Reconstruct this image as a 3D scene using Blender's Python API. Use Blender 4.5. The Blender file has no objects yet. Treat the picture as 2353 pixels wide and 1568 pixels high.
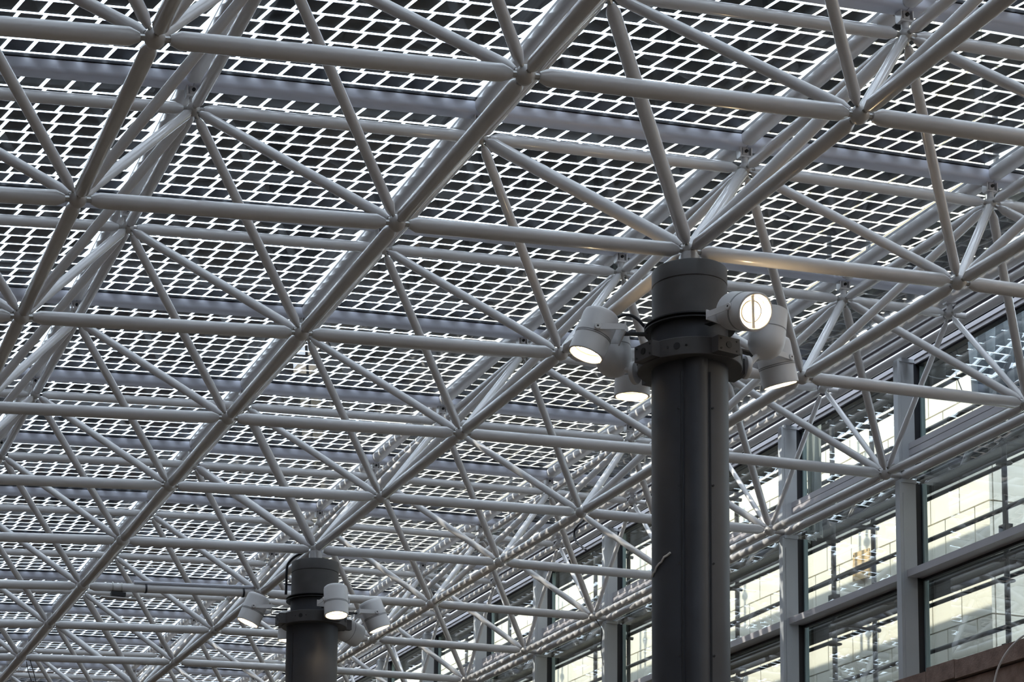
import bpy, bmesh, math, random
from mathutils import Vector, Matrix, Quaternion
random.seed(7)
sc = bpy.context.scene
COL = sc.collection

# ------------------------------------------------------------------ camera
M = 2.4                      # one module of the space frame, metres
Z0 = 8.2                     # height of the lower chords
CURV, A0 = 0.0192224, 4.1117 # the roof is a very flat vault
HT = 0.55355                 # depth of the space frame (modules)
CAMP = (-1.02723, -4.78179, -2.75639)
CR = [[0.9594083284934855, -0.2810210594037782, 0.023723899108588187],
      [0.06175858838933408, 0.12727299679733894, -0.9899431605129566],
      [0.27517546398160775, 0.9512248674513312, 0.13946223705614413]]
FPX, PPX, PPY = 4785.0126, 625.067, 1834.5396
cam = bpy.data.cameras.new('camera'); cam_o = bpy.data.objects.new('camera', cam); COL.objects.link(cam_o)
r_, d_, f_ = (Vector(v) for v in CR)
cam_o.matrix_world = Matrix(((r_.x, -d_.x, -f_.x, CAMP[0]*M), (r_.y, -d_.y, -f_.y, CAMP[1]*M),
                             (r_.z, -d_.z, -f_.z, Z0 + CAMP[2]*M), (0, 0, 0, 1)))
cam.sensor_fit = 'HORIZONTAL'; cam.sensor_width = 36.0
cam.lens = FPX/2353*36.0
cam.shift_x = (1176.5 - PPX)/2353
cam.shift_y = (PPY - 784.0)/2353
cam.clip_start = 0.05; cam.clip_end = 500
sc.camera = cam_o
CAMW = Vector((CAMP[0]*M, CAMP[1]*M, Z0 + CAMP[2]*M))

# ------------------------------------------------------------------ light
world = bpy.data.worlds.new('sky'); sc.world = world; world.use_nodes = True
wn = world.node_tree; bg = wn.nodes['Background']
bg.inputs[0].default_value = (0.76, 0.87, 1.0, 1); bg.inputs[1].default_value = 8.0
sun = bpy.data.lights.new('sun', 'SUN'); sun.energy = 10.5; sun.angle = math.radians(0.8); sun.color = (1.0, 0.93, 0.80)
sun_o = bpy.data.objects.new('sun', sun); COL.objects.link(sun_o)
sd = Vector((0.80, -0.25, -0.62)).normalized()        # direction the light travels
sun_o.rotation_euler = sd.to_track_quat('-Z', 'Y').to_euler()
sun_o.location = (-20, 20, 40)
sc.view_settings.view_transform = 'Standard'; sc.view_settings.look = 'None'
sc.view_settings.gamma = 1.0; sc.view_settings.use_curve_mapping = False
sc.view_settings.exposure = -0.45
sc.cycles.use_denoising = True
sc.cycles.max_bounces = 8; sc.cycles.transparent_max_bounces = 24
sc.cycles.caustics_reflective = False; sc.cycles.caustics_refractive = False
sc.cycles.sample_clamp_indirect = 6.0

# ------------------------------------------------------------------ helpers
def W(a, b, h=0.0):
    R = 1/CURV; th = (a - A0)/R
    return Vector((M*(A0 + (R + h)*math.sin(th)), M*b, Z0 + M*((R + h)*math.cos(th) - R)))
def F(a, b, z):              # flat module coordinates, for everything that is not vaulted
    return Vector((M*a, M*b, Z0 + M*z))
def px(p):                   # where a point falls in the photograph (used only to leave out what is far outside it)
    v = (p - CAMW)
    X, Y, Zc = r_.dot(v), d_.dot(v), f_.dot(v)
    if Zc < 0.3: return None
    return (PPX + FPX*X/Zc, PPY + FPX*Y/Zc, Zc)
def seen(pts, mg=250):
    q = [px(p) for p in pts]
    if any(v is None for v in q): return False
    xs = [v[0] for v in q]; ys = [v[1] for v in q]
    return max(xs) > -mg and min(xs) < 2353 + mg and max(ys) > -mg and min(ys) < 1568 + mg

class MB:
    def __init__(s): s.v = []; s.f = []
    def add(s, vs, fs, mat=None):
        o = len(s.v)
        s.v += [tuple(mat @ Vector(p)) if mat else tuple(p) for p in vs]
        s.f += [tuple(i + o for i in f) for f in fs]; return s
    def box(s, c, d, mat=None):
        x, y, z = c; a, b, e = d[0]/2, d[1]/2, d[2]/2
        vs = [(x + i*a, y + j*b, z + k*e) for k in (-1, 1) for j in (-1, 1) for i in (-1, 1)]
        return s.add(vs, [(0, 2, 3, 1), (4, 5, 7, 6), (0, 1, 5, 4), (2, 6, 7, 3), (0, 4, 6, 2), (1, 3, 7, 5)], mat)
    def lathe(s, prof, n=20, mat=None, a0=0.0):      # closed at r = 0 ends, else capped
        vs = []; fs = []; rings = []
        for r, z in prof:
            if r < 1e-6: rings.append([len(vs)]); vs.append((0, 0, z))
            else:
                rings.append(list(range(len(vs), len(vs) + n)))
                vs += [(r*math.cos(a0 + 2*math.pi*i/n), r*math.sin(a0 + 2*math.pi*i/n), z) for i in range(n)]
        for A, B in zip(rings, rings[1:]):
            for i in range(n):
                j = (i + 1) % n
                if len(A) == 1 and len(B) == 1: continue
                if len(A) == 1: fs.append((A[0], B[j], B[i]))
                elif len(B) == 1: fs.append((A[i], A[j], B[0]))
                else: fs.append((A[i], A[j], B[j], B[i]))
        if len(rings[0]) > 1: fs.append(tuple(reversed(rings[0])))
        if len(rings[-1]) > 1: fs.append(tuple(rings[-1]))
        return s.add(vs, fs, mat)
    def extrude(s, poly, L, mat=None):               # poly in local XY, swept along +Z, capped
        n = len(poly)
        vs = [(x, y, 0) for x, y in poly] + [(x, y, L) for x, y in poly]
        fs = [(i, (i + 1) % n, n + (i + 1) % n, n + i) for i in range(n)] + [tuple(range(n - 1, -1, -1)), tuple(range(n, 2*n))]
        return s.add(vs, fs, mat)
    def pipe(s, pts, r, n=8):                        # round cable through points
        pts = [Vector(p) for p in pts]; rings = []; vs = []; fs = []
        up = Vector((0.12, 0.31, 0.94))
        for k, p in enumerate(pts):
            t = (pts[min(k + 1, len(pts) - 1)] - pts[max(k - 1, 0)]).normalized()
            x = t.cross(up).normalized(); y = x.cross(t)
            rings.append(range(len(vs), len(vs) + n))
            vs += [tuple(p + r*(x*math.cos(2*math.pi*i/n) + y*math.sin(2*math.pi*i/n))) for i in range(n)]
        for A, B in zip(rings, rings[1:]):
            fs += [(A[i], A[(i + 1) % n], B[(i + 1) % n], B[i]) for i in range(n)]
        fs += [tuple(reversed(rings[0])), tuple(rings[-1])]
        return s.add(vs, fs)
    def mesh(s, name, mat, smooth=True):
        m = bpy.data.meshes.new(name); m.from_pydata(s.v, [], s.f)
        bm = bmesh.new(); bm.from_mesh(m); bmesh.ops.recalc_face_normals(bm, faces=bm.faces); bm.to_mesh(m); bm.free()
        if mat: m.materials.append(mat)
        if smooth:
            m.polygons.foreach_set('use_smooth', [True]*len(m.polygons))
            m.set_sharp_from_angle(angle=math.radians(38))
        m.update(); return m

def ob(name, mesh, parent=None, mat=None):
    o = bpy.data.objects.new(name, mesh); COL.objects.link(o)
    if parent is not None: o.parent = parent
    if mat is not None: o.matrix_local = mat
    return o
def thing(name, label, cat, loc=(0, 0, 0), group=None, kind=None, mesh=None):
    o = bpy.data.objects.new(name, mesh); COL.objects.link(o); o.location = loc
    if label: o['label'] = label
    if cat: o['category'] = cat
    if group: o['group'] = group
    if kind: o['kind'] = kind
    if mesh is None: o.empty_display_size = 0.2
    return o
def frame(p, z, x=None):     # matrix with origin p, local Z along z
    z = Vector(z).normalized()
    if x is None: q = z.to_track_quat('Z', 'Y').to_matrix().to_4x4()
    else:
        x = Vector(x); x = (x - z*x.dot(z)).normalized(); y = z.cross(x)
        q = Matrix(((x.x, y.x, z.x, 0), (x.y, y.y, z.y, 0), (x.z, y.z, z.z, 0), (0, 0, 0, 1)))
    return Matrix.Translation(p) @ q

# ------------------------------------------------------------------ materials
def mat(name, col, rough=0.5, metal=0.0, spec=0.5, coat=0.0, var=0.0, scale=4.0, bump=0.0, bscale=40.0, col2=None):
    m = bpy.data.materials.new(name); m.use_nodes = True; nt = m.node_tree; b = nt.nodes['Principled BSDF']
    b.inputs['Base Color'].default_value = (*col, 1); b.inputs['Roughness'].default_value = rough
    b.inputs['Metallic'].default_value = metal; b.inputs['Specular IOR Level'].default_value = spec
    b.inputs['Coat Weight'].default_value = coat; b.inputs['Coat Roughness'].default_value = 0.12
    tc = nt.nodes.new('ShaderNodeTexCoord')
    if var > 0 or col2:
        n = nt.nodes.new('ShaderNodeTexNoise'); n.inputs['Scale'].default_value = scale; n.inputs['Detail'].default_value = 5
        nt.links.new(tc.outputs['Object'], n.inputs['Vector'])
        rp = nt.nodes.new('ShaderNodeValToRGB'); nt.links.new(n.outputs['Fac'], rp.inputs['Fac'])
        c2 = col2 or tuple(c*(1 - var) for c in col)
        rp.color_ramp.elements[0].position = 0.35; rp.color_ramp.elements[1].position = 0.65
        rp.color_ramp.elements[0].color = (*c2, 1); rp.color_ramp.elements[1].color = (*col, 1)
        nt.links.new(rp.outputs['Color'], b.inputs['Base Color'])
    if bump > 0:
        n2 = nt.nodes.new('ShaderNodeTexNoise'); n2.inputs['Scale'].default_value = bscale; n2.inputs['Detail'].default_value = 4
        nt.links.new(tc.outputs['Object'], n2.inputs['Vector'])
        bp = nt.nodes.new('ShaderNodeBump'); bp.inputs['Strength'].default_value = bump; bp.inputs['Distance'].default_value = 0.01
        nt.links.new(n2.outputs['Fac'], bp.inputs['Height']); nt.links.new(bp.outputs['Normal'], b.inputs['Normal'])
    return m
def glass(name, tint, f0=0.04, rough=0.0, dirt=0.0):
    m = bpy.data.materials.new(name); m.use_nodes = True; nt = m.node_tree
    for n in list(nt.nodes): nt.nodes.remove(n)
    out = nt.nodes.new('ShaderNodeOutputMaterial'); mix = nt.nodes.new('ShaderNodeMixShader')
    tr = nt.nodes.new('ShaderNodeBsdfTransparent'); gl = nt.nodes.new('ShaderNodeBsdfGlossy')
    tr.inputs['Color'].default_value = (*tint, 1); gl.inputs['Roughness'].default_value = rough
    lw = nt.nodes.new('ShaderNodeLayerWeight'); lw.inputs['Blend'].default_value = 0.5
    pw = nt.nodes.new('ShaderNodeMath'); pw.operation = 'POWER'; pw.inputs[1].default_value = 5
    ml = nt.nodes.new('ShaderNodeMath'); ml.operation = 'MULTIPLY_ADD'; ml.inputs[1].default_value = 1 - f0; ml.inputs[2].default_value = f0
    nt.links.new(lw.outputs['Facing'], pw.inputs[0]); nt.links.new(pw.outputs[0], ml.inputs[0]); nt.links.new(ml.outputs[0], mix.inputs[0])
    src = tr
    if dirt > 0:
        tc = nt.nodes.new('ShaderNodeTexCoord'); n = nt.nodes.new('ShaderNodeTexNoise'); n.inputs['Scale'].default_value = 3.0
        n.inputs['Detail'].default_value = 8; nt.links.new(tc.outputs['Object'], n.inputs['Vector'])
        rp = nt.nodes.new('ShaderNodeMapRange'); rp.inputs[1].default_value = 0.4; rp.inputs[2].default_value = 0.8
        rp.inputs[3].default_value = 0.0; rp.inputs[4].default_value = dirt; nt.links.new(n.outputs['Fac'], rp.inputs[0])
        df = nt.nodes.new('ShaderNodeBsdfDiffuse'); df.inputs['Color'].default_value = (0.7, 0.7, 0.68, 1)
        mx = nt.nodes.new('ShaderNodeMixShader'); nt.links.new(rp.outputs[0], mx.inputs[0])
        nt.links.new(tr.outputs[0], mx.inputs[1]); nt.links.new(df.outputs[0], mx.inputs[2]); src = mx
    nt.links.new(src.outputs[0], mix.inputs[1]); nt.links.new(gl.outputs[0], mix.inputs[2]); nt.links.new(mix.outputs[0], out.inputs[0])
    return m
def emit(name, col, s):
    m = bpy.data.materials.new(name); m.use_nodes = True; nt = m.node_tree
    for n in list(nt.nodes): nt.nodes.remove(n)
    out = nt.nodes.new('ShaderNodeOutputMaterial'); e = nt.nodes.new('ShaderNodeEmission')
    e.inputs[0].default_value = (*col, 1); e.inputs[1].default_value = s; nt.links.new(e.outputs[0], out.inputs[0]); return m

PAINT = mat('grey_white_paint', (0.60, 0.585, 0.59), 0.24, coat=0.55, var=0.06, scale=2.5)
BALL = mat('node_paint', (0.50, 0.48, 0.47), 0.32, coat=0.2, var=0.10, scale=6)
STEEL = mat('zinc_steel', (0.42, 0.41, 0.40), 0.38, metal=0.7)
BEAM = mat('beam_paint', (0.55, 0.56, 0.64), 0.36, coat=0.15, var=0.07, scale=1.5)
RUBBER = mat('black_rubber', (0.012, 0.013, 0.02), 0.45)
CELL = mat('solar_cell', (0.018, 0.025, 0.036), 0.28, spec=0.4, var=0.3, scale=1.3)
PANE = glass('roof_glass', (0.96, 0.975, 0.98), 0.05)
CGLASS = glass('curtain_glass', (0.90, 0.93, 0.92), 0.24, dirt=0.05)
DARK = mat('column_paint', (0.048, 0.051, 0.062), 0.50, spec=0.4, var=0.18, scale=3.0, bump=0.05, bscale=120)
DARK2 = mat('column_band_paint', (0.072, 0.067, 0.068), 0.55, var=0.2, scale=5)
BLACKM = mat('black_metal', (0.016, 0.016, 0.018), 0.45, metal=0.3)
LAMPW = mat('lamp_paint', (0.68, 0.67, 0.68), 0.42, var=0.03, scale=6)
REFL = mat('lamp_reflector', (0.90, 0.88, 0.84), 0.25)
SEAM = mat('lamp_seam', (0.26, 0.26, 0.27), 0.6)
BULB = emit('bulb', (1.0, 0.74, 0.42), 900.0)
BULBU = emit('bulb_soft', (1.0, 0.74, 0.42), 350.0)
MULL = mat('mullion_paint', (0.52, 0.54, 0.57), 0.36, metal=0.15, coat=0.1, var=0.05, scale=3)
TRANS = mat('transom_paint', (0.50, 0.48, 0.51), 0.38, metal=0.1, coat=0.1, var=0.04, scale=3)
FLASH = mat('dark_flashing', (0.008, 0.008, 0.010), 1.0, spec=0.0)
EDGEG = mat('glass_edge', (0.34, 0.45, 0.45), 0.25)
STONE = mat('brown_stone', (0.30, 0.205, 0.17), 0.85, col2=(0.20, 0.13, 0.105), scale=9, bump=0.6, bscale=60)
CREAM = mat('cream_cladding', (0.82, 0.78, 0.66), 0.6, var=0.05, scale=0.8)
JOINT = mat('cladding_joint', (0.40, 0.34, 0.26), 0.8)
SCAF = mat('scaffold_tube', (0.045, 0.048, 0.052), 0.55, metal=0.2)
DECK = mat('scaffold_deck', (0.040, 0.040, 0.037), 0.8, var=0.3, scale=5)
OSB = mat('chip_board', (0.72, 0.52, 0.27), 0.8, col2=(0.55, 0.37, 0.17), scale=22)
TARP = mat('blue_tarpaulin', (0.05, 0.075, 0.11), 0.55, var=0.3, scale=2)
NET = mat('grey_cloth', (0.22, 0.24, 0.22), 0.7, var=0.25, scale=3)
FLOOR = mat('paving', (0.17, 0.14, 0.11), 0.8, var=0.15, scale=0.4)
WHITEC = mat('white_cable', (0.75, 0.75, 0.75), 0.4)
CONC = mat('brown_facade', (0.20, 0.145, 0.11), 0.8, var=0.2, scale=0.6)
WDARK = mat('dark_window', (0.02, 0.025, 0.03), 0.15)

# ------------------------------------------------------------------ ground
fl = thing('floor', 'grey paved floor of the covered court far below the roof', None, kind='structure',
           mesh=MB().box((2.5, 5, -0.05), (34, 62, 0.1)).mesh('floor', FLOOR, False))
# unseen brown buildings with windows, added to dim the court and shade the sun
def facade(name, label, x1, x2, y1, y2, h, face):      # face: axis and sign of the side that looks into the court
    w = thing(name, label, None, kind='structure', mesh=MB().box(((x1 + x2)/2, (y1 + y2)/2, h/2), (abs(x2 - x1), abs(y2 - y1), h)).mesh(name, CONC, False))
    ax, sg = face
    if ax == 'x': u0, u1, fx = y1, y2, (x2 if sg > 0 else x1)
    else: u0, u1, fx = x1, x2, (y2 if sg > 0 else y1)
    n = max(1, int((u1 - u0)/3.2)); st = (u1 - u0)/n
    wm = wcache.setdefault(ax, MB().box((0, 0, 0), (0.12, 1.7, 1.9) if ax == 'x' else (1.7, 0.12, 1.9)).mesh('window', WDARK, False))
    for i in range(n):
        for k in range(int((min(h, 13) - 2)/3.1)):
            u = u0 + (i + 0.5)*st; z = 2.4 + 3.1*k
            ob('window', wm, w, Matrix.Translation((fx, u, z) if ax == 'x' else (u, fx, z)))
wcache = {}
facade('shade_wall_left', 'unseen brown building with windows added at the left to block the sun', -14.5, -9.0, -24, 15, 24.1, ('x', 1))
facade('shade_wall_left', 'lower unseen brown building with windows added at the far left to shade part of the sun', -14.5, -9.0, 15.02, 34, 19.6, ('x', 1))
facade('added_wall_far', 'unseen brown building with windows added at the far end to close the court', -9.0, 11.4, 33.2, 36, 10.6, ('y', -1))
facade('added_wall_back', 'unseen brown building with windows added behind the viewer to dim the court', -9.0, 19.5, -26, -22, 17, ('y', 1))

# ------------------------------------------------------------------ glass roof
BEAM_LO, BEAM_HI, GLASS_H = HT + 0.075, HT + 0.118, HT + 0.131
ceil = thing('ceiling', 'vaulted solar glass roof of square dark cells between pale beams', None, kind='structure')
def rrect(w, h, rb, rt):     # rounded rectangle, origin at the bottom middle
    P = []
    for cx, cy, r, a in ((w/2 - rt, h - rt, rt, 0), (-w/2 + rt, h - rt, rt, 90), (-w/2 + rb, rb, rb, 180), (w/2 - rb, rb, rb, 270)):
        for k in range(4 if r > 0.02 else 2):
            t = math.radians(a + 90*k/(3 if r > 0.02 else 1)); P.append((cx + r*math.cos(t), cy + r*math.sin(t)))
    return P
bh = (BEAM_HI - BEAM_LO)*M
SEC_A = rrect(0.150, bh, 0.032, 0.008); SEC_B = rrect(0.125, bh, 0.045, 0.008)
SEC_E = [(x, y) for x, y in rrect(0.150, bh + 0.075, 0.050, 0.008)]
cache = {}
def beam(p, q, sec, key, up, gap):
    L = (q - p).length - gap; k = (key, round(L, 3))
    if k not in cache:
        w = 0.158 if key == 'a' else 0.110
        g = MB().box((0, bh + 0.0135 + (0.075 if key == 'e' else 0), L/2), (w, 0.027, L - 0.004))
        cache[k] = (MB().extrude(sec, L).mesh('roof_beam', BEAM if key == 'a' else PAINT), g.mesh('gasket', RUBBER, False))  # beams along b get lighter paint standing in for light on their sides
    d = (q - p).normalized(); x = up.cross(d).normalized() * -1
    y = up - d*up.dot(d); y.normalize(); x = y.cross(d)
    m = Matrix(((x.x, y.x, d.x, 0), (x.y, y.y, d.y, 0), (x.z, y.z, d.z, 0), (0, 0, 0, 1)))
    o = ob('roof_beam', cache[k][0], ceil, Matrix.Translation(p + d*gap/2) @ m)
    ob('gasket', cache[k][1], o)
def upv(a): th = (a - A0)*CURV; return Vector((math.sin(th), 0, math.cos(th)))
halfs = [i + 0.5 for i in range(-4, 4)] + [4.0]
rows = [j + 0.5 for j in range(-10, 14)]
for b in rows:
    for a1, a2 in zip(halfs, halfs[1:]):
        p, q = W(a1, b, BEAM_LO), W(a2, b, BEAM_LO)
        if seen((p, q), 900): beam(p, q, SEC_A, 'a', upv((a1 + a2)/2), 0.006)
for a in halfs:
    for b1, b2 in zip(rows, rows[1:]):
        p, q = W(a, b1, BEAM_LO), W(a, b2, BEAM_LO)
        if not seen((p, q), 900): continue
        if a < 4: beam(p, q, SEC_B, 'b', upv(a), 0.152)
        else: beam(p - upv(a)*0.075, q - upv(a)*0.075, SEC_E, 'e', upv(a), 0.004)
# panes and cells
NC = 11; CS = 0.1685
PX_ = 0.2040; PY_ = 0.2035
SHEAR = -0.25                # the cells are slightly slanted parallelograms
cellm = MB().box((0, 0, 0), (CS, CS, 0.004), Matrix(((1, SHEAR, 0, 0), (0, 1, 0, 0), (0, 0, 1, 0), (0, 0, 0, 1)))).mesh('solar_cell', CELL, False)
panem = {}
panels = []
for a1, a2 in zip(halfs, halfs[1:]):
    for b1, b2 in zip(rows, rows[1:]):
        half = (a2 - a1) < 0.75
        p, q = W(a1, b1, GLASS_H), W(a2, b1, GLASS_H)
        L = (q - p).length; c = (p + q)/2 + Vector((0, M*0.5, 0))
        x = (q - p).normalized(); z = x.cross(Vector((0, 1, 0)))
        m = Matrix(((x.x, 0, z.x, c.x), (x.y, 1, z.y, c.y), (x.z, 0, z.z, c.z), (0, 0, 0, 1)))
        n = 5 if half else NC
        cells = []
        for i in range(n):
            for j in range(NC):
                cells.append(((i - (n - 1)/2)*PX_ + 0.014, (j - (NC - 1)/2)*PY_))
        panels.append((m, half, L, c, cells))
allc = []
for pi, (m, half, L, c, cells) in enumerate(panels):
    for k, (x, y) in enumerate(cells):
        w = m @ Vector((x, y, 0)); q = px(w)
        if q and 0 < q[0] < 2353 and 0 < q[1] < 1568: allc.append((q[2], pi, k))
allc.sort(); single = set((pi, k) for _, pi, k in allc[:300])
rest_v = []; rest_f = []
hs = CS/2
for pi, (m, half, L, c, cells) in enumerate(panels):
    if half not in panem:
        panem[half] = MB().box((0, 0, 0), (L - 0.03, M - 0.03, 0.014)).mesh('glass_pane', PANE, False)
    po = ob('glass_pane', panem[half], ceil, m)
    for k, (x, y) in enumerate(cells):
        if (pi, k) in single:
            ob('solar_cell', cellm, po, Matrix.Translation((x, y, 0)))
        else:
            o = len(rest_v)
            for dz in (-0.002, 0.002):
                for dx, dy in ((-hs, -hs), (hs, -hs), (hs, hs), (-hs, hs)):
                    rest_v.append(tuple(m @ Vector((x + dx + SHEAR*dy, y + dy, dz))))
            rest_f += [(o + 3, o + 2, o + 1, o), (o + 4, o + 5, o + 6, o + 7), (o, o + 1, o + 5, o + 4), (o + 1, o + 2, o + 6, o + 5),
                       (o + 2, o + 3, o + 7, o + 6), (o + 3, o, o + 4, o + 7)]
cm = bpy.data.meshes.new('solar_cell_field'); cm.from_pydata(rest_v, [], rest_f); cm.materials.append(CELL)
cf = ob('solar_cell_field', cm, ceil); cf['kind'] = 'stuff'

# ------------------------------------------------------------------ space frame
sf = thing('space_frame', 'pale grey steel tube space frame with ball joints under the glass roof', 'roof truss')
TC = {}
def tube_mesh(name, L, dia, rn):
    k = (name, round(L, 3), dia, rn)
    if k not in TC:
        r = dia/2; s = rn + 0.028; cn = 0.065
        pr = [(r*0.52, s), (r*0.56, s + 0.004), (r, s + cn), (r, L - s - cn), (r*0.56, L - s - 0.004), (r*0.52, L - s)]
        TC[k] = MB().lathe(pr, 18).mesh(name, PAINT)
    return TC[k]
SLV = MB().lathe([(0.020, -0.012), (0.020, 0.034)], 6).mesh('bolt_sleeve', STEEL)
SLV2 = MB().lathe([(0.015, -0.012), (0.015, 0.034)], 6).mesh('bolt_sleeve', STEEL)
def tube(name, p, q, dia, rn, par=None):
    if not seen((p, q), 420): return
    L = (q - p).length; m = frame(p, q - p)
    t = ob(name, tube_mesh(name, L, dia, rn), par or sf, m)
    for w, fl_ in ((rn, 0), (L - rn, 1)):
        z = px(m @ Vector((0, 0, w)))
        if z and z[2] < 23 and -20 < z[0] < 2373 and -20 < z[1] < 1588:
            ob('bolt_sleeve', SLV if dia > 0.08 else SLV2, t, Matrix.Translation((0, 0, w)) @ Matrix.Rotation(math.pi*fl_, 4, 'X'))
RB, RT = 0.066, 0.056
BALLB = MB().lathe([(0, -RB)] + [(RB*math.sin(math.pi*k/9), -RB*math.cos(math.pi*k/9)) for k in range(1, 9)] + [(0, RB)], 18).mesh('ball_node', BALL)
BALLT = MB().lathe([(0, -RT)] + [(RT*math.sin(math.pi*k/9), -RT*math.cos(math.pi*k/9)) for k in range(1, 9)] + [(0, RT)], 18).mesh('ball_node', BALL)
AI = list(range(-2, 5)); BI = list(range(-1, 14))
COLS = {(2, 1), (2, 5), (2, 9)}
gapz = (BEAM_LO - HT)*M
POST = MB().lathe([(0.030, RT*0.7), (0.030, gapz - 0.085)], 12).mesh('bracket_post', PAINT)
BRK = MB()
BRK.box((0, 0, gapz - 0.075), (0.110, 0.060, 0.016)); BRK = BRK.mesh('bracket_base', PAINT)
PLT = MB().box((0, 0, gapz - 0.033), (0.010, 0.075, 0.075)).mesh('bracket_plate', PAINT)
TNG = MB().box((0, 0, gapz - 0.028), (0.052, 0.052, 0.070)).mesh('bracket_tongue', PAINT)
BLT = MB().lathe([(0.015, 0), (0.015, 0.012)], 10).mesh('bolt', BLACKM)
for a in AI:
    for b in BI:
        p = W(a, b)
        if seen((p,), 420):
            ob('ball_node', BALLB, sf, Matrix.Translation(p))
        if a < 4: tube('lower_chord', p, W(a + 1, b), 0.114, RB)
        if b < 13: tube('lower_chord', p, W(a, b + 1), 0.106 if a < 4 else 0.095, RB)
        for da in ((-.5, .5) if a < 4 else (-.5,)):
            for db in (-.5, .5):
                if b + db > 13: continue
                tube('diagonal', p, W(a + da, b + db, HT), 0.106 if (a, b) in COLS else 0.080, RT)
        if a == 4:
            for db in (-.5, .5): tube('edge_brace', p, W(4, b + db, HT), 0.058, RT)
for a in [x for x in halfs if x > -2.6]:
    for b in rows:
        p = W(a, b, HT)
        if seen((p,), 420):
            ob('ball_node', BALLT, sf, Matrix.Translation(p))
            m = frame(p, upv(a), (1, 0, 0))
            po = ob('bracket_post', POST, sf, m)
            bo = ob('bracket_base', BRK, po)
            for sx in (-1, 1): ob('bracket_plate', PLT, po, Matrix.Translation((sx*0.050, 0, 0)))
            ob('bracket_tongue', TNG, po)
            ob('bolt', BLT, po, Matrix.Translation((0.004, -0.026, gapz - 0.030)) @ Matrix.Rotation(math.pi/2, 4, 'X'))
        i = halfs.index(a)
        if i + 1 < len(halfs): tube('upper_chord', p, W(halfs[i + 1], b, HT), 0.096, RT)
        if b < 13: tube('upper_chord', p, W(a, b + 1, HT), 0.096 if a < 4 else 0.090, RT)

# ------------------------------------------------------------------ columns
LAT = Vector((r_.x, r_.y, 0)).normalized(); DEP = Vector((-LAT.y, LAT.x, 0))
def column(b, label, pipe_dir, blocks):
    n = W(2, b); n.z = W(2, b).z
    c = thing('steel_column', label, 'column', (n.x, n.y, 0))
    H = n.z
    def T(z): return Matrix.Translation((0, 0, H - z))
    ob('head_post', MB().lathe([(0.080, -0.19), (0.080, -0.05), (0.062, -0.02), (0.062, 0.02)], 20).mesh('head_post', PAINT), c, T(0))
    ob('shaft', MB().lathe([(0.290, -H), (0.290, -0.62)], 48).mesh('shaft', DARK), c, T(0))
    cap = ob('cap', MB().lathe([(0.286, -0.635), (0.286, -0.312), (0.281, -0.308), (0.281, -0.302), (0.287, -0.298), (0.287, -0.180), (0.282, -0.172), (0, -0.172)], 48).mesh('cap', DARK2), c, T(0))
    for z in (0.620, 0.650):
        ob('ring_plate', MB().lathe([(0.30, -0.005), (0.345, -0.005), (0.345, 0.005), (0.30, 0.005), (0.28, 0.005)], 48).mesh('ring_plate', BLACKM), c, T(z))
    ob('collar', MB().lathe([(0.30, -0.070), (0.392, -0.070), (0.396, -0.066), (0.396, 0.064), (0.392, 0.068), (0.30, 0.068)], 48).mesh('collar', DARK2), c, T(0.900))
    bm_ = MB().box((0, 0, 0), (0.205, 0.085, 0.122)).mesh('mount_block', DARK2)
    hole = MB().lathe([(0.026, 0), (0.026, 0.006)], 14).mesh('hole', BLACKM); h2 = MB().lathe([(0.008, 0), (0.008, 0.006)], 8).mesh('screw', BLACKM)
    for t in blocks:
        d = LAT*math.cos(math.radians(t)) + DEP*math.sin(math.radians(t)); s = Vector((-d.y, d.x, 0))
        m = Matrix(((s.x, d.x, 0, 0), (s.y, d.y, 0, 0), (0, 0, 1, 0), (0, 0, 0, 1)))
        bo = ob('mount_block', bm_, c, Matrix.Translation(d*0.415 + Vector((0, 0, H - 0.900))) @ m)
        R = Matrix.Translation((0, 0.041, 0)) @ Matrix.Rotation(-math.pi/2, 4, 'X')
        ob('hole', hole, bo, R)
        for sx in (-1, 1):
            for sz in (-1, 1): ob('screw', h2, bo, Matrix.Translation((sx*0.075, 0.041, sz*0.038)) @ Matrix.Rotation(-math.pi/2, 4, 'X'))
    for t in (-115, -20, 70, 160):                     # holes in the collar itself
        d = LAT*math.cos(math.radians(t)) + DEP*math.sin(math.radians(t))
        ob('hole', hole, c, frame(d*0.392 + Vector((0, 0, H - 0.900)), d))
        s = Vector((-d.y, d.x, 0))
        for k in (-0.07, 0.07): ob('screw', h2, c, frame(d*0.387 + s*k + Vector((0, 0, H - 0.900)), d))
    # downpipe cover on the shaft
    d = LAT*math.cos(math.radians(pipe_dir)) + DEP*math.sin(math.radians(pipe_dir)); s = Vector((-d.y, d.x, 0))
    pipe = ob('downpipe', MB().lathe([(0.100, 0.02), (0.100, H - 0.97)], 28).mesh('downpipe', DARK), c, Matrix.Translation(d*0.235))
    for k in (-1, 1):
        ob('side_strip', MB().box((0, 0, H/2 - 0.53), (0.012, 0.02, H - 1.08)).mesh('side_strip', BLACKM, False), c,
           Matrix(((s.x, d.x, 0, d.x*0.267 + s.x*0.106*k), (s.y, d.y, 0, d.y*0.267 + s.y*0.106*k), (0, 0, 1, 0), (0, 0, 0, 1))))
        for z in (1.35, 1.95, 2.55, 3.25):
            ob('screw', h2, c, frame(d*0.264 + s*0.128*k + Vector((0, 0, H - z)), d))
    return n
n1 = column(1, 'nearest dark steel column with glowing floodlights around its collar', -92, (-62, -150, 20, 118))
n2 = column(5, 'farther dark steel column rising at the bottom left', 188, (-60, -165, 25, 115))

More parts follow.
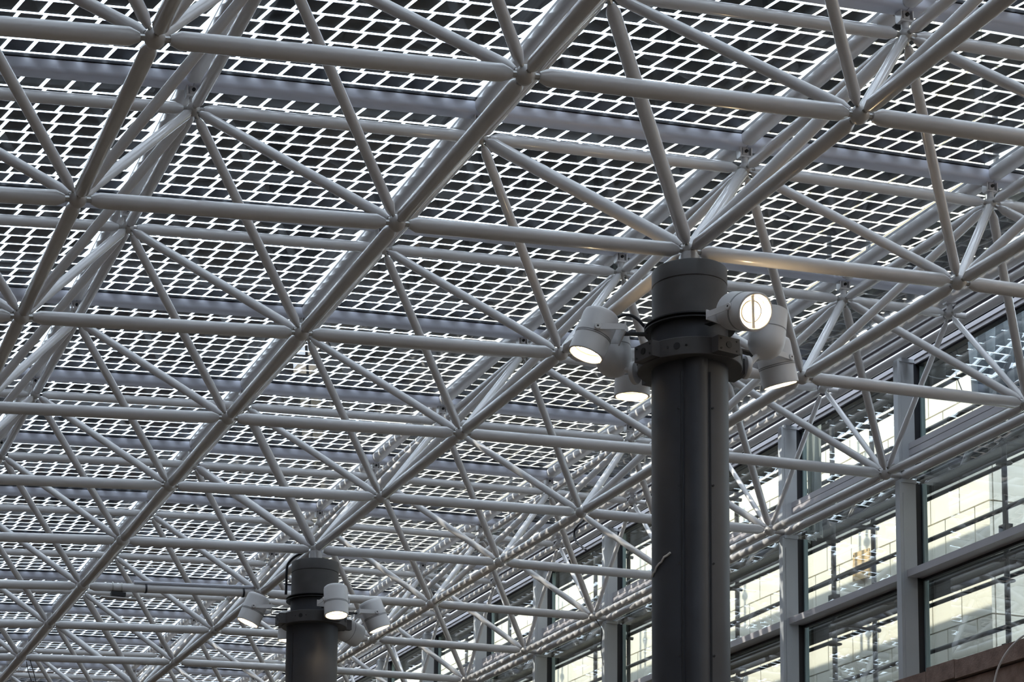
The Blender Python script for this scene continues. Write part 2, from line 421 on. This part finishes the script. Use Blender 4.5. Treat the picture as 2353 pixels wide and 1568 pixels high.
# ------------------------------------------------------------------ floodlights
HR, HL = 0.142, 0.37
def prof_down():
    return [(HR - 0.006, -0.19), (HR, -0.186), (HR, 0.135), (HR - 0.006, 0.158), (HR - 0.022, 0.172), (HR - 0.05, 0.178), (0, 0.182)]
def prof_dome():
    return [(HR - 0.006, -0.19), (HR, -0.186), (HR, 0.06)] + [(HR*math.cos(math.radians(t)), 0.06 + HR*math.sin(math.radians(t))) for t in (15, 30, 45, 60, 75)] + [(0, 0.06 + HR)]
def shell(prof):             # outer skin, rim and inner lining in one closed surface
    inner = [(HR - 0.012, -0.19), (HR - 0.014, -0.02), (0, -0.015)]
    return MB().lathe(list(reversed(prof)) + inner, 32)
HD = shell(prof_down()).mesh('housing', LAMPW); HU = shell(prof_dome()).mesh('housing', LAMPW)
SE = MB().lathe([(HR + 0.0012, -0.004), (HR + 0.0016, -0.002), (HR + 0.0016, 0.002), (HR + 0.0012, 0.004)], 32).mesh('seam', SEAM)
RF = MB().lathe([(HR - 0.016, -0.186), (HR - 0.030, -0.130), (0.070, -0.075), (0.066, -0.060), (0, -0.055)], 32)
RFm = bpy.data.meshes.new('reflector'); RFm.from_pydata(RF.v, [], [f for f in RF.f if len(f) < 32]); RFm.materials.append(REFL)
RFm.polygons.foreach_set('use_smooth', [True]*len(RFm.polygons))
BB = MB().lathe([(0, -0.118)] + [(0.026*math.sin(math.radians(t)), -0.092 - 0.026*math.cos(math.radians(t))) for t in (30, 60, 90, 120, 150)] + [(0, -0.066)], 14).mesh('bulb', BULB)
BBU = BB.copy(); BBU.materials[0] = BULBU
BFR = MB().lathe([(0.074, -0.128), (0.084, -0.128), (0.084, -0.116), (0.074, -0.116), (0.0739, -0.128)], 28)
BFR.f = [f for f in BFR.f if len(f) == 4]; BFR = BFR.mesh('baffle_ring', SEAM)
BARm = MB().box((0, 0, -0.150), (0.236, 0.022, 0.010)).mesh('cross_bar', REFL, False)
KN = MB().lathe([(0.026, 0), (0.026, 0.010), (0.022, 0.014), (0.008, 0.014), (0.008, 0.010), (0, 0.010)], 16).mesh('pivot_knob', LAMPW)
KD = MB().lathe([(0.008, 0), (0.008, 0.013), (0, 0.013)], 10).mesh('pivot_bolt', BLACKM)
YA = MB().box((0, 0.092, 0), (0.007, 0.235, 0.046)).mesh('yoke_arm', LAMPW)
YC = MB().box((0, 0.212, 0), (2*HR + 0.034, 0.010, 0.076)).mesh('yoke_back', LAMPW)
DSC = MB().lathe([(0.050, 0), (0.086, 0.004), (0.090, 0.012), (0.090, 0.032), (0.084, 0.040), (0, 0.040)], 28).mesh('wall_plate', LAMPW)
def floodlight(n, lat, dep, zz, tilt, label, bar=False, up=False, grp=None, yaw=0.0, aim=None):
    p = Vector((n.x, n.y, n.z - zz)) + LAT*lat + DEP*dep
    u = (Vector((n.x, n.y, 0)) - Vector((p.x, p.y, 0))).normalized()          # towards the column
    u = Matrix.Rotation(math.radians(yaw), 3, 'Z') @ u
    s = Vector((0, 0, 1)).cross(u) * -1
    t = thing('floodlight', label, 'floodlight', p, group=grp)
    tt = math.radians(tilt)
    mouth = (-Vector((0, 0, 1))*math.cos(tt) - u*math.sin(tt)) if not up else (Vector((0, 0, 1))*math.cos(tt) - u*math.sin(tt))
    if aim: mouth = (LAT*aim[0] + DEP*aim[1] + Vector((0, 0, aim[2]))).normalized()
    hm = frame((0, 0, 0), -mouth, s)
    h = ob('housing', HU if up else HD, t, hm)
    ob('seam', SE, t, hm @ Matrix.Translation((0, 0, -0.03)))
    if not up: ob('seam', SE, t, hm @ Matrix.Translation((0, 0, -0.043)))
    ob('reflector', RFm, t, hm); ob('bulb', BBU if up else BB, t, hm); ob('baffle_ring', BFR, t, hm)
    if bar: ob('cross_bar', BARm, t, hm @ Matrix.Rotation(math.radians(70), 4, 'Z'))
    R = Matrix(((s.x, u.x, 0, 0), (s.y, u.y, 0, 0), (0, 0, 1, 0), (0, 0, 0, 1)))
    if R.to_3x3().determinant() < 0: R = Matrix(((-s.x, u.x, 0, 0), (-s.y, u.y, 0, 0), (0, 0, 1, 0), (0, 0, 0, 1)))
    dist = (Vector((p.x, p.y, 0)) - Vector((n.x, n.y, 0))).length
    if not up:
        for k in (-1, 1):
            ob('yoke_arm', YA, t, R @ Matrix.Translation((k*(HR + 0.010), 0, 0)))
            kn = ob('pivot_knob', KN, t, R @ Matrix.Translation((k*(HR + 0.010), 0, 0)) @ Matrix.Rotation(k*math.pi/2, 4, 'Y'))
            ob('pivot_bolt', KD, kn)
        ob('yoke_back', YC, t, R)
        L = dist - 0.33 - 0.21
        if L > 0.02:
            ob('bracket_arm', MB().box((0, 0.215 + L/2, 0.0), (0.060, L, 0.012)).mesh('bracket_arm', BLACKM), t, R)
    else:
        L = dist - 0.455
        A = Vector((0, 0, -0.10)) if L > 0 else Vector((0, 0, 0))
        base = hm @ Vector((0, 0, 0.10))
        e = u*(dist - 0.455) + Vector((0, 0, n.z - 0.900 - p.z))
        ob('bracket_arm', MB().lathe([(0.022, 0), (0.022, (e - base).length)], 14).mesh('bracket_arm', LAMPW), t, frame(base, e - base))
        ob('wall_plate', DSC, t, frame(e + u*0.02, -u))
    return t
G1 = None
floodlight(n1, -0.73, 0.00, 0.68, 21, 'white floodlight glowing downward left of the near column')
floodlight(n1, -0.31, 0.74, 0.73, 4, 'white floodlight half hidden behind the left side of the near column')
floodlight(n1, 0.27, -0.62, 0.72, 72, 'floodlight right of the near column shining straight at the viewer', bar=True, yaw=12, aim=(0.30, -0.89, -0.36))
floodlight(n1, 0.80, 0.57, 0.67, 17, 'white floodlight hanging lowest on the right of the near column')
floodlight(n1, -0.53, 0.36, 0.70, 8, 'round-ended uplight tucked behind the left floodlight of the near column', up=True)
floodlight(n1, 0.62, 0.10, 0.62, 6, 'round-ended uplight just behind the floodlight that shines at the viewer', up=True)
floodlight(n2, -0.73, 0.00, 0.75, 22, 'small far floodlight left of the farther column')
floodlight(n2, 0.24, -0.70, 0.79, 8, 'small far floodlight in front of the farther column')
floodlight(n2, 0.73, 0.12, 0.76, 22, 'small far floodlight right of the farther column')
floodlight(n2, 0.40, 0.30, 0.92, 105, 'tilted uplight peeping out behind the right of the farther column', up=True)
floodlight(n2, -0.29, 0.66, 0.80, 4, 'floodlight almost hidden behind the left edge of the farther column')

# ------------------------------------------------------------------ curtain wall on the right
FB0, FB1 = 0, 13
wr = thing('wall_right', 'curtain wall of glass between pale metal posts along the right edge', None, kind='structure')
def fbox(name, m_, a1, a2, b1, b2, z1, z2, par=None, smooth=False):
    c = (F(a1, b1, z1) + F(a2, b2, z2))/2; d = F(a2, b2, z2) - F(a1, b1, z1)
    return ob(name, MB().box((0, 0, 0), (abs(d.x), abs(d.y), abs(d.z))).mesh(name, m_, smooth), par, Matrix.Translation(c))
def rod(name, m_, p, q, r, par, n=16):
    return ob(name, MB().lathe([(r, 0), (r, (q - p).length)], n).mesh(name, m_), par, frame(p, q - p))
MA1, MA2 = 4.058, 4.140
TA1, TA2 = 4.088, 4.175
GA = 4.185
for b in range(FB0, FB1 + 1):
    if not seen((F(4.1, b, 0.5), F(4.1, b, -1)), 300): continue
    for z1, z2 in ((-1.9, -0.032), (0.022, HT - 0.032)):
        mo = fbox('mullion', MULL, MA1, MA2, b - 0.017, b + 0.017, z1, z2, wr)
        io = fbox('mullion_inset', MULL, MA1 + 0.016, MA2 - 0.004, b - 0.0185, b - 0.017, z1 + 0.03, z2 - 0.05, None)
        io.parent = mo; io.matrix_local = Matrix.Translation(F(MA1/2 + MA2/2 + 0.006, b - 0.01775, (z1 + z2)/2 - 0.01) - F((MA1 + MA2)/2, b, (z1 + z2)/2))
        fbox('gasket', RUBBER, MA2, GA - 0.012, b - 0.012, b + 0.012, z1, z2, wr)
        fbox('cover_strip', EDGEG, GA - 0.012, GA + 0.008, b - 0.022, b + 0.022, z1, z2, wr)
        fbox('bracket_plate', MULL, MA1 + 0.008, MA2, b - 0.024, b + 0.024, z2 - 0.004, z2 + 0.012, wr)
for b in range(FB0, FB1):
    if not seen((F(4.1, b, 0.6), F(4.1, b + 1, -1), F(4.1, b + 1, 0.6), F(4.1, b, -1)), 300): continue
    lo, hi = b + 0.018, b + 0.982
    rod('edge_rail', PAINT, F(4.092, b, 0.0), F(4.092, b + 1, 0.0), 0.052, wr)
    rod('edge_rail', PAINT, F(4.092, b, HT), F(4.092, b + 1, HT), 0.050, wr)
    rod('rail_link', PAINT, F(4.02, b, 0.0), F(4.085, b, 0.0), 0.035, wr, 12)
    rod('rail_link', PAINT, F(4.02, b + .5, HT), F(4.085, b + .5, HT), 0.032, wr, 12)
    fbox('transom', TRANS, TA1 + 0.02, TA2, lo, hi, 0.119, 0.146, wr)
    fbox('transom', TRANS, TA1 + 0.02, TA2, lo, hi, 0.088, 0.116, wr)
    tr_ = fbox('transom', TRANS, TA1, TA2, lo, hi, -0.462, -0.430, wr)
    fbox('gasket', RUBBER, TA2 - 0.012, GA - 0.004, lo, hi, -0.474, -0.462, wr)
    fbox('gasket', RUBBER, TA2 - 0.006, GA - 0.004, lo, hi, 0.080, 0.090, wr)
    fbox('head_fascia', TRANS, 4.145, 4.20, b + .0005, b + 0.9995, HT - 0.016, HT + 0.004, wr)
    fbox('head_fascia', TRANS, 4.150, 4.20, b + .0005, b + 0.9995, HT - 0.036, HT - 0.019, wr)
    fbox('flashing', FLASH, 4.145, 4.18, b + .0005, b + 0.9995, HT + 0.010, HT + 0.20, wr)
    fbox('gasket', RUBBER, 4.160, 4.19, lo, hi, HT - 0.046, HT - 0.036, wr)
    for z1, z2 in ((0.140, HT - 0.046), (-0.430, 0.082), (-1.9, -0.474)):
        fbox('window_pane', CGLASS, GA - 0.003, GA + 0.003, lo, hi, z1, z2, wr)

# ------------------------------------------------------------------ building behind the curtain wall
WA, WB = 5.40, 4.22
bd = thing('building', 'cream panelled building with staggered joints behind the scaffold and curtain wall', 'building', F(WA + 1.5, 9, 0) * 1.0)
bd.location = (0, 0, 0)
TOPZ = 3.9
ob('core', MB().box(((WA + 0.02 + WA + 3)/2*M, (WB + 0.02 + 18)/2*M, (0 + Z0 + M*TOPZ)/2), ((2.98)*M, (18 - WB - 0.02)*M, Z0 + M*TOPZ)).mesh('core', JOINT, False), bd)
PW, PH = 0.262, 0.300
pc = {}
field = MB()
def panel(b1, b2, z1, z2, single):
    g = 0.006
    d = ((b2 - b1)*M - 2*g*1.6, (z2 - z1)*M - 2*g*1.6)
    c = F(WA + 0.010, (b1 + b2)/2, (z1 + z2)/2)
    if single:
        k = (round(d[0], 3), round(d[1], 3))
        if k not in pc:
            pc[k] = MB().box((0, 0, 0), (0.045, d[0], d[1])).mesh('cladding_panel', CREAM, False)
        ob('cladding_panel', pc[k], bd, Matrix.Translation(c))
    else: field.box(c, (0.045, d[0], d[1]))
rws = [(-3.24 + PH*k) for k in range(0, 25)]
cand = []
for k, z in enumerate(rws):
    if z < -1.3: continue
    off = WB - (PW/2 if k % 2 else 0)
    j = 0
    while off + j*PW < 17.7:
        b1 = max(off + j*PW, WB); b2 = off + (j + 1)*PW; j += 1
        if b2 - b1 < 0.02: continue
        cand.append((b1, b2, z, min(z + PH, TOPZ)))
def vis(c):
    if c[2] > 1.0: return 0
    q = px(F(WA, (c[0] + c[1])/2, (c[2] + c[3])/2))
    return 1/q[2] if q and -40 < q[0] < 2393 and -40 < q[1] < 1608 else 0
cand.sort(key=lambda c: -vis(c))
for i, c in enumerate(cand): panel(*c, i < 290 and vis(c) > 0)
ff = ob('cladding_field', field.mesh('cladding_field', CREAM, False), bd); ff['kind'] = 'stuff'
# return face of the building
for k, z in enumerate([z for z in rws if z >= -1.3]):
    for j in range(4):
        c = F(WA + 0.02 + (j + 0.5)*0.35 + (0 if j or k % 2 else 0), WB + 0.010, z + PH/2)
        ob('return_panel', pc.setdefault('r', MB().box((0, 0, 0), (0.35*M - 0.02, 0.045, PH*M - 0.02)).mesh('return_panel', CREAM, False)), bd, Matrix.Translation(c))

nb = thing('shade_wall_outer', 'brown building with pale floor bands added beyond the right of the court as shade', None, kind='structure')  # added block that keeps sky light off the cream building's return face
ob('core', MB().box((F(7.0, 0, 0).x, F(0, -3.9, 0).y, (Z0 + M*2.9)/2), (2.9*M, 11.0*M, Z0 + M*2.9)).mesh('core', CONC, False), nb)
for k in range(5):
    ob('floor_band', MB().box((F(5.535, 0, 0).x, F(0, -3.9, 0).y, 3.0 + 3.0*k), (0.10, 11.0*M, 0.9)).mesh('floor_band', CREAM, False), nb)

# ------------------------------------------------------------------ scaffold
sca = thing('scaffold', 'dark scaffold of poles rails and plank decks between glass and cream wall', 'scaffold')
SB = [1.45 + 1.4*k for k in range(0, 9)]
RO = MB().lathe([(0.03, -0.006), (0.085, -0.006), (0.085, 0.006), (0.03, 0.006)], 20).mesh('rosette', SCAF)
CP = MB().box((0, 0, 0), (0.09, 0.12, 0.09)).mesh('coupler', SCAF)
for b in SB:
    for a in (4.50, 4.73):
        if not seen((F(a, b, -1), F(a, b, 0.5)), 200): continue
        st = rod('standard', SCAF, F(a, b, -3.3), F(a, b, 1.7), 0.030, sca, 14)
        for z in (-1.005, -0.473, 0.058, 0.59, 1.12):
            if a == 4.50:
                ob('rosette', RO, st, Matrix.Translation((0, 0, (z + 3.3)*M)))
                ob('coupler', CP, st, Matrix.Translation((0, 0, (z + 3.3 + 0.235)*M)))
for zd in (-0.86, -0.33, 0.20, 0.73, 1.26):
    for b1, b2 in zip(SB, SB[1:]):
        if not seen((F(4.5, b1, zd), F(4.73, b2, zd)), 200): continue
        for j in range(3):
            fbox('deck_plank', DECK, 4.515 + j*0.069, 4.515 + j*0.069 + 0.066, b1 + 0.01, b2 - 0.01, zd - 0.012, zd + 0.008, sca)
        fbox('toe_board', DECK, 4.512, 4.522, b1 + 0.02, b2 - 0.02, zd + 0.008, zd + 0.058, sca)
        rod('ledger', SCAF, F(4.50, b1, zd - 0.03), F(4.50, b2, zd - 0.03), 0.026, sca, 12)
        rod('ledger', SCAF, F(4.73, b1, zd - 0.03), F(4.73, b2, zd - 0.03), 0.026, sca, 12)
        rod('guard_rail', SCAF, F(4.50, b1, zd + 0.186), F(4.50, b2, zd + 0.186), 0.026, sca, 12)
    for b in SB:
        if seen((F(4.6, b, zd),), 200): rod('transverse_tube', SCAF, F(4.47, b, zd - 0.05), F(4.76, b, zd - 0.05), 0.026, sca, 12)
rod('brace_tube', SCAF, F(4.50, 5.65, -0.16), F(4.73, 4.25, -0.02), 0.026, sca, 12)
# sheets and boards left on the scaffold
def sheet(name, label, cat, m_, A, B, top, bot, n=14, amp=0.02):
    mb = MB(); vs = []; fs = []
    for side in (0, 1):
        for i in range(n + 1):
            t = i/n; p = A.lerp(B, t)
            for k, zz in enumerate((top[0]*(1 - t) + top[1]*t, None, bot[0]*(1 - t) + bot[1]*t)):
                if zz is None: zz = (top[0]*(1 - t) + top[1]*t + bot[0]*(1 - t) + bot[1]*t)/2
                w = amp*math.sin(i*2.1 + 0.8*k)*(0.4 + 0.5*k) + (0.006 if side else 0)
                vs.append((p.x + w, p.y + 0.5*w, Z0 + M*zz))
    r = 3; o = (n + 1)*r
    for i in range(n):
        for k in range(2):
            a = i*r + k
            fs += [(a, a + r, a + r + 1, a + 1), (o + a, o + a + 1, o + a + r + 1, o + a + r)]
    edge = [i*r for i in range(n + 1)] + [n*r + 1, n*r + 2] + [i*r + 2 for i in range(n - 1, -1, -1)] + [1]
    for x, y in zip(edge, edge[1:] + edge[:1]): fs.append((x, o + x, o + y, y))
    m = MB().add(vs, fs).mesh(name, m_)
    return thing(name, label, cat, mesh=m)
sheet('tarpaulin', 'dark blue tarpaulin hanging behind the top right glass', 'tarpaulin', TARP, F(4.475, 3.06, 0), F(4.475, 2.45, 0), (0.72, 0.72), (0.40, 0.24), amp=0.06)
sheet('dust_sheet', 'gathered grey sheet hanging behind the glass left of the nearest tall mullions', 'sheet', NET, F(4.475, 4.46, 0), F(4.475, 4.30, 0), (0.70, 0.70), (0.10, 0.10), 8, 0.05)
sheet('dust_sheet', 'gathered grey sheet behind the far glass near the bottom middle', 'sheet', NET, F(4.475, 8.90, 0), F(4.475, 8.66, 0), (0.70, 0.70), (0.10, 0.10), 8, 0.05)
ro = thing('rolled_sheet', 'long dark rolled sheet lying on the scaffold deck behind the right glass', 'sheet')
roll = [(4.563, 2.9 + 0.12*k, -0.33 + 0.035 + 0.010*math.sin(k*1.9)) for k in range(0, 14)]
ob('roll', MB().pipe([F(*p) for p in roll], 0.075, 10).mesh('roll', DECK), ro)
ob('tie', MB().lathe([(0.079, 0), (0.081, 0.02), (0.079, 0.04)], 14).mesh('tie', RUBBER), ro, frame(F(*roll[6]), (0, 1, 0)))
bo = thing('chip_board', 'small tan chip board fixed to the cream wall behind the scaffold', 'board')
ob('board', MB().box((0, 0, 0), (0.020, 0.165*M, 0.165*M)).mesh('board', OSB, False), bo, Matrix.Translation(F(5.382, 5.40, 0.295)) @ Matrix.Rotation(0.06, 4, 'X'))
for sy in (-1, 1):
    for sz in (-1, 1): ob('screw', MB().lathe([(0.012, 0), (0.012, 0.006)], 8).mesh('screw', BLACKM), bo, frame(F(5.382, 5.40 + 0.07*sy, 0.295 + 0.07*sz) - Vector((0.009, 0, 0)), (-1, 0, 0)))

# ------------------------------------------------------------------ stone ledge in the lower right corner
sl = thing('stone_ledge', 'rough brown stone ledge in the lower right corner before the glass', 'ledge')
for j, (b1, b2, z) in enumerate(((1.2, 1.95, -0.953), (1.955, 2.42, -0.956), (2.425, 2.62, -0.950), (2.625, 3.1, -0.963))):
    fbox('coping_stone', STONE, 3.93, 4.05, b1, b2, z - 0.075, z, sl)
for k in range(4):
    for j in range(6):
        b1 = 1.1 + j*0.36 - (0.18 if k % 2 else 0)
        fbox('stone_block', STONE, 3.945, 4.05, b1, b1 + 0.355, -1.04 - 0.13*(k + 1) + 0.004, -1.04 - 0.13*k, sl)
fbox('core', STONE, 3.96, 4.05, 0.95, 3.1, -3.4, -1.56, sl)

# ------------------------------------------------------------------ cables and small fittings
def spline(P, n=6):
    P = [Vector(p) for p in P]; out = []
    for i in range(len(P) - 1):
        p0, p1, p2, p3 = P[max(i - 1, 0)], P[i], P[i + 1], P[min(i + 2, len(P) - 1)]
        for k in range(n):
            t = k/n
            out.append(0.5*((2*p1) + (p2 - p0)*t + (2*p0 - 5*p1 + 4*p2 - p3)*t*t + (3*p1 - p0 - 3*p2 + p3)*t**3))
    return out + [P[-1]]
def cable(label, P, r, m_=RUBBER, name='cable'):
    return thing(name, label, 'cable', mesh=MB().pipe(spline(P), r, 8).mesh(name, m_))
cable('thick black cable looping loose below the far right roof edge', [F(3.97, 6.0, 0.60), F(3.97, 6.177, 0.576), F(3.97, 6.213, 0.543), F(3.97, 6.182, 0.49), F(3.97, 6.115, 0.445), F(3.97, 6.049, 0.407)], 0.016)
cable('thin black wire hanging straight down from an edge ball joint', [F(4.0, 5.975, -0.02), F(4.02, 5.936, -0.093), F(4.02, 5.947, -0.193), F(4.02, 5.918, -0.30)], 0.006)
cable('short black wire end crossing the thin hanging wire', [F(4.02, 6.147, -0.199), F(4.02, 6.04, -0.233), F(4.02, 5.929, -0.252)], 0.005)
cable('black tie end curling over the edge chord beside a ball joint', [F(3.98, 6.182, 0.041), F(3.98, 6.104, 0.045), F(3.99, 6.01, 0.03)], 0.007, name='cable_tie')
cable('white cable drooping over the brown stone ledge', [F(3.92, 1.75, -0.948), F(3.915, 1.928, -0.950), F(3.905, 1.996, -0.975), F(3.90, 2.051, -1.012), F(3.90, 2.097, -1.059), F(3.90, 2.124, -1.115)], 0.010, WHITEC)
cable('black wire loop behind the upper right glass', [F(4.21, 2.80, 0.56), F(4.3, 2.885, 0.552), F(4.3, 2.911, 0.484), F(4.3, 2.96, 0.465), F(4.3, 3.036, 0.486), F(4.3, 3.129, 0.533)], 0.006)
cable('single black wire dangling behind the upper right glass', [F(4.21, 2.90, 0.57), F(4.3, 2.917, 0.560), F(4.3, 2.913, 0.505), F(4.3, 2.89, 0.437), F(4.3, 2.854, 0.362)], 0.006)
cable('black cable bending down beside the cap of the farther column', [F(1.950, 5.01, -0.052), F(1.934, 5.03, -0.062), F(1.900, 5.041, -0.082), F(1.872, 5.053, -0.118), F(1.868, 5.06, -0.165), F(1.870, 5.067, -0.225), F(1.872, 5.077, -0.270)], 0.016)
cable('black cable arching from the left floodlight to the near column', [F(1.789, 1.099, -0.262), F(1.809, 1.092, -0.251), F(1.834, 1.085, -0.250), F(1.857, 1.08, -0.262), F(1.880, 1.077, -0.285)], 0.012)
zb = W(1, 8).z - Z0
for pts, lab in (([F(1.037, 7.97, -0.03 + zb/M), F(1.050, 7.97, -0.09 + zb/M), F(1.075, 7.97, -0.155 + zb/M)], 'black tie end hanging nearest the ball joint at the lower left edge'),
                 ([F(1.060, 7.97, -0.02 + zb/M), F(1.083, 7.97, -0.09 + zb/M), F(1.104, 7.97, -0.16 + zb/M)], 'longer black tie end hanging right of another at the lower left edge')):
    cable(lab, pts, 0.007, name='cable_tie')
# conduit and small fitting strapped to a lower chord of the sixth row
cd = thing('conduit', 'dark conduit strapped along a lower chord left of the farther column', 'conduit')
p1, p2 = W(1.28, 6), W(1.965, 6)
upz = Vector((0, -0.035, 0.066))
ob('pipe', MB().lathe([(0.022, 0), (0.022, (p2 - p1).length)], 12).mesh('pipe', BEAM), cd, frame(p1 + upz, p2 - p1))
for t in (0.10, 0.90):
    p = p1.lerp(p2, t)
    ob('strap', MB().lathe([(0.062, -0.012), (0.066, -0.012), (0.066, 0.012), (0.062, 0.012)], 18).mesh('strap', RUBBER), cd, frame(p, p2 - p1))
fx = thing('junction_fitting', 'small dark fitting clipped under a lower chord left of the farther column', 'light fitting')
p = W(1.19, 6)
ob('base', MB().box((0, 0, 0), (0.19, 0.09, 0.05)).mesh('base', BLACKM), fx, Matrix.Translation(p + Vector((0.02, 0, -0.095))))
ob('tray', MB().box((0, 0, 0), (0.46, 0.10, 0.016)).mesh('tray', PAINT), fx, Matrix.Translation(p + Vector((0.02, 0, -0.145))))
for dx in (-0.06, 0.06):
    ob('clip', MB().lathe([(0.060, -0.008), (0.064, -0.008), (0.064, 0.008), (0.060, 0.008)], 18).mesh('clip', STEEL), fx, frame(p + Vector((dx, 0, 0)), (1, 0, 0)))
# scrap of pale tape on the near column
tp = MB()
q0 = Vector((n1.x, n1.y, 0)); tl = []
for k in range(9):
    t = math.radians(-176 + 5.6*k); d = LAT*math.cos(t) + DEP*math.sin(t)
    tl.append(q0 + d*0.296 + Vector((0, 0, n1.z - 2.60 + 0.018*k + 0.008*math.sin(k*2.3))))
thing('tape_scrap', 'frayed scrap of pale tape stuck to the left edge of the near column', 'tape', mesh=tp.pipe(tl, 0.008, 6).mesh('tape_scrap', WHITEC))
bpy.context.view_layer.update()
